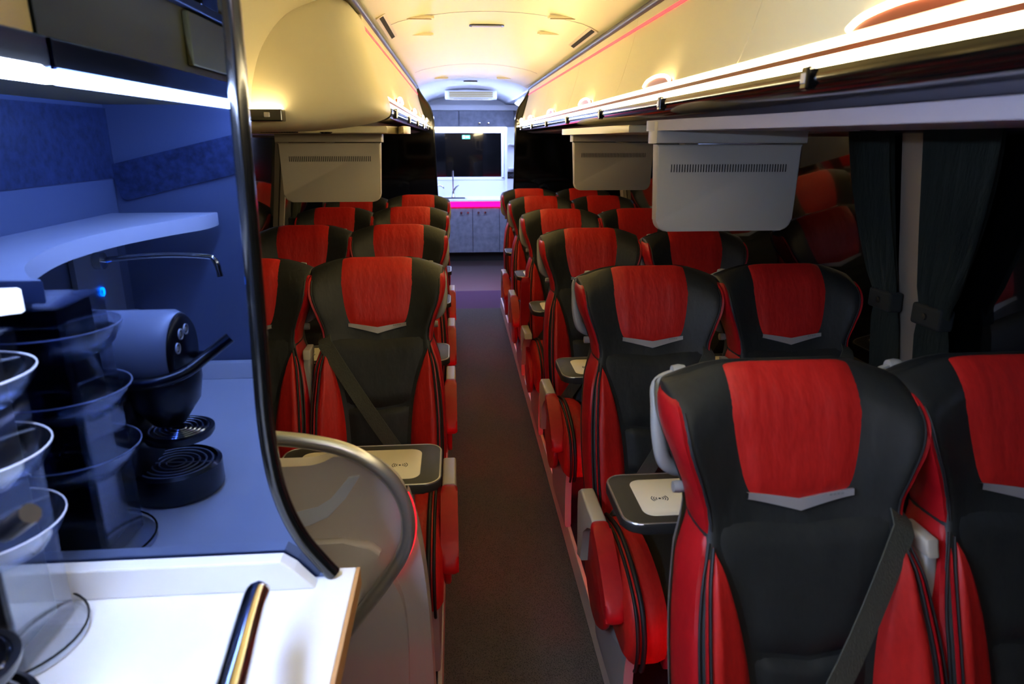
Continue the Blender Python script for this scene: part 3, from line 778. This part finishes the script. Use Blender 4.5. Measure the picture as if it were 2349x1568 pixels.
obj('handrail', tube(bmesh.new(), [(p[0]-.008, -.045, p[1]) for p in rail], .0155, 16), 'brushed', t, 60)
inl = [(-.45, .812), (-.31, .843), (-.28, .862), (-.24, .912), (-.218, .915)]
inl2 = [(-.218, .911), (-.25, .862), (-.29, .818), (-.33, .80), (-.45, .775)]
obj('inlay', prism(bmesh.new(), inl+inl2, 'y', -.0165, -.008, .002), 'panelinlay', t)
obj('red_glow_line', tube(bmesh.new(), [(p[0]+.006, -.03, p[1]-.006) for p in rail[48:84]], .0035, 8), 'redreflect', t)  # glowing tube standing in for the red reflection along the handrail
tt = thing('folding_table', 'dark folding table with cream charging pad behind the grey partition, beside the aisle', 'table', (XL, 1.335, 0))
def mk_table(t):
    obj('table_top', tray_shift(tray()), 'tray', t, 50); obj('table_edge', tray_shift(tray_lip()), 'brushed', t, 60)
    p = obj('charging_pad', tray_shift(tray_pad()), 'pad', t, 50); obj('charging_symbol', tray_shift(ring_symbol()), 'ink', p)
    obj('bracket', B((-.15, .055, .66), (.15, .26, .754), .01), 'greyshell', t)
def tray_shift(bm):
    for v in bm.verts: v.co.x -= .015
    return bm
mk_table(tt)
dup(tt, (XLW, 1.345, 0), 'dark folding table with cream pad at the left window, partly hidden by the handrail')

# ================================================================ CURTAINS
def curtain(s, y0, y1, yt0, yt1, lab, zb=.5, ztie=1.13):
    t = thing('curtain', lab, 'curtain', (0, 0, 0), 'dark window curtains')
    bm = bmesh.new(); g = []; n = 60
    for j in range(25):
        z = 1.63+(zb-1.63)*j/24
        if z > ztie: k = 1-((z-ztie)/(1.63-ztie)); k = k**1.6; a, b = y0+(yt0-y0)*k, y1+(yt1-y1)*k
        else: k = (ztie-z)/(ztie-zb); a, b = yt0-.02*k, yt1+.02*k
        row = []
        for i in range(n+1):
            u = i/n; amp = .019*(1 if z > ztie+.03 or z < ztie-.03 else .6)
            x = wx(s, max(z, .6))-s*(.055+amp*math.sin(u*2*math.pi*10+.6*math.sin(z*5))+.006*math.sin(u*37))
            row.append(bm.verts.new((x, a+(b-a)*u, z)))
        g.append(row)
    for p, q in zip(g[:-1], g[1:]):
        for i in range(n): bm.faces.new((p[i], p[i+1], q[i+1], q[i]))
    bmesh.ops.solidify(bm, geom=bm.faces[:], thickness=.003)
    obj('cloth', bm, 'curtain', t, 80)
    x = wx(s, ztie)-s*.055
    tb = obj('tieback', B((x-.024, yt0-.006, ztie-.03), (x+.02, yt1+.006, ztie+.03), .008, 3), 'tiecloth', t)
    obj('tieback_button', lathe(bmesh.new(), [(0, -s*.03), (.009, -s*.029), (.01, -s*.024)], (x, (yt0+yt1)/2, ztie), 12, 'x'), 'blackpipe', tb)
curtain(1, 1.94, 2.15, 1.90, 2.0, 'narrow dark green curtain tied back just behind the beige window pillar')
curtain(1, 1.52, 1.80, 1.68, 1.79, 'wider dark green curtain tied back in front of the beige window pillar')
curtain(-1, 2.4, 2.9, 2.5, 2.75, 'dark curtain at the left window between mirror panel and monitor')
curtain(-1, 4.15, 4.35, 4.15, 4.28, 'dark curtain at the far left window behind the monitor')
curtain(1, 3.95, 4.2, 3.95, 4.1, 'dark curtain at the far right window behind the monitors')

# ================================================================ PARTITIONS
for s, lb in ((-1, 'glossy black partition with rounded corner left of the kitchen opening'), (1, 'glossy black partition with rounded corner right of the kitchen opening')):
    edge = crom([(.50, 2.05), (.475, 2.0), (.44, 1.945), (.395, 1.88), (.368, 1.80), (.360, 1.70), (.355, 1.4), (.345, 1.0), (.34, .5), (.34, .0)], 5)
    poly = [(CX+s*(d if s < 0 else d+.02), z) for d, z in edge]+[(CX+s*1.2, 0), (CX+s*1.2, 2.05)]
    t = thing('partition', lb, 'partition', (0, 0, 0))
    obj('board', prism(bmesh.new(), poly, 'y', 6.34, 6.42, .006), 'gloss', t)
    obj('edge_strip', tube(bmesh.new(), [(CX+s*((d if s < 0 else d+.02)-.004), 6.38, z) for d, z in edge], .012, 8), 'railblack', t, 60)

# ================================================================ KITCHEN
t = thing('kitchen_cabinet', 'grey concrete-look base cabinet under the rear kitchen counter', 'cabinet', (0, 9.3, 0))
obj('body', B((-.9, .02, .12), (1.35, .58, .735)), 'laminate', t); obj('plinth', B((-.9, .05, 0), (1.35, .58, .12)), 'slot', t)
xs = [-.55, -.125, .222, .585, 1.0]
for i, (a, b) in enumerate(zip(xs[:-1], xs[1:])):
    d = obj('door', B((a+.003, 0, .125), (b-.003, .02, .715), .002), 'laminate', t)
    kx = (b-.06, b-.15) if i % 2 == 1 else (a+.08, a+.17)
    for x in kx: obj('knob', lathe(bmesh.new(), [(0, -.03), (.014, -.028), (.016, -.018), (.007, -.012), (.007, 0)], (x, 0, .662), 16, 'y'), 'chrome', d, 50)
tag(obj('kitchen_counter', B((-.95, 9.27, .806), (1.38, 9.90, .83), .004), 'kwhite'), 'white rear kitchen worktop below the dark window', 'worktop')
tag(obj('counter_light_strip', B((-.9, 9.285, .737), (1.35, 9.30, .805)), 'pinkled'), 'glowing pink light strip under the rear worktop edge', 'light strip')
tag(obj('splashback', B((-.95, 9.885, .83), (1.38, 9.908, 1.05)), 'kwhite'), 'white splashback between rear worktop and window', 'splashback')
t = thing('sink', 'stainless sink set in the rear worktop', 'sink', (-.08, 9.55, .83))
bm = bmesh.new(); prism(bm, rrect(-.24, -.15, .24, .15, .03), 'z', 0, .004); obj('rim', bm, 'brushed', t)
obj('basin', prism(bmesh.new(), rrect(-.21, -.12, .21, .12, .03), 'z', .0035, .0055), 'slot', t)
t = thing('kitchen_tap', 'tall slim chrome tap standing behind the rear sink', 'tap', (-.03, 9.72, .83))
obj('riser', tube(bmesh.new(), [(0, 0, 0), (0, 0, .3), (0, -.01, .36)], .011, 12), 'chrome', t, 60)
obj('base', lathe(bmesh.new(), [(.03, 0), (.03, .01), (.018, .02), (.018, .08)], n=16), 'chrome', t, 50)
obj('lever', tube(bmesh.new(), [(0, 0, .08), (.04, -.02, .14), (.08, -.03, .17)], [.014, .012, .009], 10), 'chrome', t, 60)
t = thing('water_tap', 'small curved chrome tap at the left end of the rear worktop', 'tap', (-.24, 9.7, .83))
obj('spout', tube(bmesh.new(), crom([(-.05, 0, 0), (-.05, 0, .10), (.0, 0, .16), (.06, 0, .15), (.08, 0, .12)], 5), .012, 10), 'chrome', t, 60)
t = thing('wall_cabinet', 'grey concrete-look cupboard row above the rear window', 'cabinet', (0, 9.6, 1.76))
obj('body', B((-1.0, .02, 0), (.80, .32, .21)), 'laminate', t)
for a, b in ((-.56, .062), (.075, .80)):
    d = obj('door', B((a+.002, 0, .002), (b-.002, .02, .208), .002), 'laminate', t)
    if a > 0:
        for x in (.34, .46): obj('knob', lathe(bmesh.new(), [(0, -.03), (.013, -.028), (.015, -.018), (.007, -.012), (.007, 0)], (x, 0, .05), 16, 'y'), 'chrome', d, 50)
tag(obj('cabinet_light_strip', B((-.9, 9.62, 1.735), (.80, 9.66, 1.758)), 'coldk'), 'bright cold light strip under the cupboards above the rear window', 'light strip')
tag(obj('bulkhead', B((-1.0, 9.62, 1.975), (1.38, 9.90, 2.04)), 'kwhite'), 'white bulkhead panel over the rear cupboards', 'panel')
t = thing('exit_sign', 'small green exit pictogram sign on the rear window', 'sign', (.165, 9.90, 1.635))
obj('plate', B((-.055, 0, -.026), (.055, .004, .026)), 'green_sign', t)
bm = bmesh.new(); box(bm, (-.045, -.001, -.018), (-.018, .0005, .018)); box(bm, (-.008, -.001, .004), (.045, .0005, .010)); box(bm, (-.008, -.001, -.010), (.045, .0005, -.004))
obj('pictogram', bm, 'white_print', t)
t = thing('shelf_tower', 'white side column with small shelves right of the rear window', 'shelf', (0, 0, 0))
obj('column', B((.70, 9.45, .832), (.80, 9.9, 1.76), .004), 'kwhite', t)
for z in (1.22, 1.53): obj('shelf', B((.715, 9.30, z), (.90, 9.46, z+.02), .003), 'kwhite', t)
obj('side_board', B((.80, 9.30, .832), (.82, 9.88, 1.76)), 'kwhite', t)
t = thing('power_socket', 'black double power socket on the white column beside the rear window', 'socket', (.75, 9.45, 1.14))
obj('plate', B((-.045, -.008, -.045), (.045, 0, .045), .004), 'plastic_black', t)
bm = bmesh.new()
for x in (-.02, .02): lathe(bm, [(.013, -.009), (.015, -.010), (.015, -.007)], (x, 0, 0), 16, 'y')
obj('socket_ring', bm, 'app_grey', t)

# ================================================================ FRONT GALLEY (left) with smoked mirror panel
YM = .975
edge = crom([(-.275, 2.15), (-.277, 1.95), (-.279, 1.75), (-.283, 1.6), (-.286, 1.45), (-.289, 1.33), (-.293, 1.2), (-.289, 1.11), (-.277, 1.045), (-.256, .99), (-.228, .945), (-.212, .922)], 6)
t = thing('mirror_panel', 'tall smoked mirror panel with black curved edge behind the white counter', 'mirror panel', (0, 0, 0))
poly = [(x-.006, z) for x, z in edge]+[(-.25, .921), (-1.05, .921), (-1.05, 2.15)]
obj('mirror', prism(bmesh.new(), poly, 'y', YM, YM+.014), 'mirror', t)
obj('edge_profile', tube(bmesh.new(), [(x, YM+.004, z) for x, z in edge], .0125, 10), 'railblack', t, 60)
# counter
t = thing('galley_counter', 'bright white counter top at the lower left with an upstand', 'worktop', (0, 0, 0))
obj('worktop', B((-.93, -.05, .885), (-.178, 1.0, .92), .003), 'counter', t)
obj('edge_band', B((-.178, -.05, .885), (-.172, 1.0, .919)), 'counteredge', t)
up = [(-.93, .92), (-.235, .92), (-.265, .955), (-.285, .972), (-.93, .972)]
obj('upstand', prism(bmesh.new(), up, 'y', .945, .972, .003), 'counter', t)
obj('upstand', B((-.93, -.045, .92), (-.24, -.02, .972), .003), 'counter', t)
obj('upstand', B((-.93, -.02, .92), (-.905, .945, .972), .003), 'counter', t)
tag(obj('galley_cabinet', B((-.93, -.04, .0), (-.23, .93, .884)), 'panellow'), 'plain cabinet carcass under the white counter', 'cabinet')
struct('wall_galley_left', B((-.97, -.1, 0), (-.931, 1.0, 2.1)), 'galley')
struct('wall_galley_end', B((-.97, -.1, 0), (-.25, -.051, 2.1)), 'galley')
tag(obj('wall_board', B((-.931, -.05, 1.50), (-.925, .97, 1.68)), 'granite'), 'speckled dark board on the wall above the galley shelf', 'panel')
t = thing('end_board', 'dark speckled slanted board on the galley end wall', 'panel', (-.70, -.046, 1.538)); t.rotation_euler = (0, -.23, 0)
obj('board', prism(bmesh.new(), rrect(-.23, -.05, .44, .05, .015), 'y', -.004, .006, .002), 'granite', t)
tag(obj('service_strip', B((-.928, .03, .972), (-.915, .25, 1.37)), 'app_grey'), 'grey service strip of the wall behind the faucet', 'panel')
# overhead unit over the counter
t = thing('overhead_galley_unit', 'khaki and black overhead galley cupboard above the counter', 'cabinet', (0, 0, 0))
obj('body', B((-.93, -.05, 1.69), (-.52, .97, 2.05)), 'khaki', t)
obj('black_band', B((-.519, -.05, 1.685), (-.505, .97, 1.725), .003), 'railblack', t)
obj('door', B((-.519, -.04, 1.74), (-.507, .46, 1.84), .003), 'khaki', t)
obj('door', B((-.519, -.04, 1.87), (-.507, .97, 2.04), .003), 'khaki', t)
obj('rail', B((-.525, -.05, 1.845), (-.500, .97, 1.862), .003), 'rub', t)
obj('post', B((-.525, .30, 1.86), (-.497, .40, 2.05), .003), 'railblack', t)
tag(obj('galley_light_strip', B((-.515, -.03, 1.668), (-.495, .965, 1.683), .002), 'cold'), 'bright cold light strip under the overhead galley cupboard', 'light strip')
# shelf with concave front
fr = crom([(-.585, .95), (-.62, .92), (-.69, .80), (-.745, .6), (-.745, .40), (-.70, .22), (-.655, .10), (-.65, .0)], 6)
tag(obj('galley_shelf', prism(bmesh.new(), [(x, y) for x, y in fr]+[(-.93, 0), (-.93, .95)], 'z', 1.375, 1.410, .003), 'counter', None, 40), 'white curved galley shelf whose rounded end shows at the left edge', 'shelf')
# faucet seen in the mirror
t = thing('wall_faucet', 'chrome swivel faucet on the galley wall, seen in the mirror', 'faucet', (-.915, .15, 1.305))
obj('spout', tube(bmesh.new(), crom([(0, 0, 0), (.15, 0, .012), (.27, 0, .008), (.295, 0, -.005), (.303, 0, -.045)], 5), .0075, 10), 'chrome', t, 60)
obj('rose', lathe(bmesh.new(), [(0, .0), (.022, .0), (.022, .02), (0, .024)], n=16, axis='x'), 'chrome', t, 50)
bt = lathe(bmesh.new(), [(.008, -.914), (.012, -.912), (.012, -.909), (.008, -.909)], (0, .15, 1.225), 20, 'x')
tag(obj('blue_button', bt, 'blueled'), 'glowing blue ring button on the grey service strip', 'button')
# coffee machine (to the left of the frame, visible in the mirror), its front to the aisle
t = thing('coffee_machine', 'black and grey capsule coffee machine, lever tip at the left edge, rest mirrored', 'coffee machine', (-.012, .652, .922))
obj('column', B((-.75, -.065, 0), (-.60, .065, .26), .02, 3), 'plastic_black', t, 50)
obj('back_box', B((-.86, -.08, .20), (-.60, .075, .36), .02, 3), 'plastic_black', t, 50)
hd = obj('head', lathe(bmesh.new(), [(0, -.68), (.072, -.68), (.080, -.66), (.080, -.53), (.074, -.518), (0, -.515)], (0, 0, .29), 36, 'x'), ['app_grey'], t, 40)
obj('face', lathe(bmesh.new(), [(0, -.511), (.066, -.511), (.072, -.516), (.072, -.52)], (0, 0, .29), 36, 'x'), 'plastic_black', hd, 40)
for yy, zz in ((.035, .305), (.015, .327), (-.012, .33)):
    b_ = obj('button', lathe(bmesh.new(), [(.0085, -.511), (.0085, -.5085), (.0105, -.5085), (.0105, -.511)], (0, yy, zz), 16, 'x'), 'white_print', hd)
    bm = B((-.511, yy-.003, zz-.004), (-.5095, yy+.003, zz+.004)); obj('button_symbol', bm, 'white_print', b_)
lv = tube(bmesh.new(), crom([(-.68, .085, .26), (-.56, .088, .255), (-.50, .06, .262), (-.465, .02, .285), (-.425, .0, .315)], 5), .011, 10)
tube(lv, crom([(-.68, -.085, .26), (-.56, -.088, .255), (-.50, -.06, .262), (-.465, -.02, .285)], 5), .009, 10)
obj('lever', lv, 'plastic_black', t, 60)
obj('spout_body', lathe(bmesh.new(), [(0, .145), (.03, .145), (.062, .19), (.07, .235), (.07, .25)], (-.56, 0, 0), 24), 'plastic_black', t, 50)
def grate(z, r, cx):
    bm = bmesh.new()
    for k in range(5):
        q = r*(.25+.17*k); tube(bm, [(cx+q*math.cos(6.283*i/32), q*math.sin(6.283*i/32), z) for i in range(32)], .002, 5, closed=True)
    tube(bm, [(cx-r, 0, z), (cx+r, 0, z)], .002, 5)
    return bm
cu = obj('cup_tray', lathe(bmesh.new(), [(0, .115), (.062, .115), (.066, .122), (.066, .130), (.058, .130), (.056, .122), (0, .122)], (-.545, 0, 0), 36), 'plastic_black', t, 40)
obj('grate', grate(.131, .058, -.545), 'chrome', cu, 60)
dp = obj('drip_tray', lathe(bmesh.new(), [(0, 0), (.082, 0), (.086, .008), (.086, .055), (.078, .06), (.076, .05), (0, .05)], (-.56, 0, 0), 40), 'plastic_black', t, 40)
obj('grate', grate(.056, .074, -.56), 'app_grey', dp, 60)
# capsule stand
t = thing('capsule_stand', 'clear acrylic tiered capsule stand with dark core at the lower left', 'capsule stand', (-.645, .855, .921))
co = bmesh.new(); box(co, (-.075, -.05, .012), (.045, .052, .435), .002)
obj('core', co, 'plastic_black', t)
bm = bmesh.new()
for x0, y0_, x1, y1 in ((-.082, .058, .062, .061), (.059, -.06, .062, .061), (-.082, -.06, .062, -.057), (-.082, -.06, .062, .061)):
    if (x0, y0_, x1, y1) == (-.082, -.06, .062, .061): box(bm, (x0, y0_, .44), (x1, y1, .443))
    else: box(bm, (x0, y0_, .004), (x1, y1, .44))
obj('acrylic_case', bm, 'acrylic', t)
for z in (.135, .24, .345):
    bm = lathe(bmesh.new(), [(.035, 0), (.06, .002), (.085, .018), (.101, .042), (.104, .052), (.101, .053), (.098, .042), (.082, .021), (.058, .005), (.035, .003)], (0, 0, z), 40)
    d_ = obj('tier_bowl', bm, 'acrylic', t, 60)
    obj('bowl_rim', tube(bmesh.new(), [(.1025*math.cos(6.283*i/40), .1025*math.sin(6.283*i/40), z+.053) for i in range(40)], .0013, 6, closed=True), 'acrylicrim', d_, 60)
obj('base_plate', lathe(bmesh.new(), [(0, 0), (.103, 0), (.103, .004), (0, .004)], n=40), 'acrylic', t, 40)
obj('base_ring', tube(bmesh.new(), [(.103*math.cos(6.283*i/40), .103*math.sin(6.283*i/40), .012) for i in range(40)], .002, 6, closed=True), 'railblack', t, 60)
# chrome galley tap in front
t = thing('galley_tap', 'blurred chrome tap spout reaching over the white counter in the foreground', 'tap', (0, 0, 0))
obj('spout', tube(bmesh.new(), crom([(-.274, .803, 1.017), (-.276, .797, 1.020), (-.266, .72, 1.03), (-.252, .62, 1.04), (-.24, .50, 1.045), (-.25, .44, 1.03), (-.27, .42, .98), (-.27, .42, .921)], 5), [.010]+[.0165]*35, 16), 'chrome', t, 60)
obj('base', lathe(bmesh.new(), [(.028, 0), (.028, .008), (.02, .014)], (-.27, .42, .92), 20), 'chrome', t, 50)
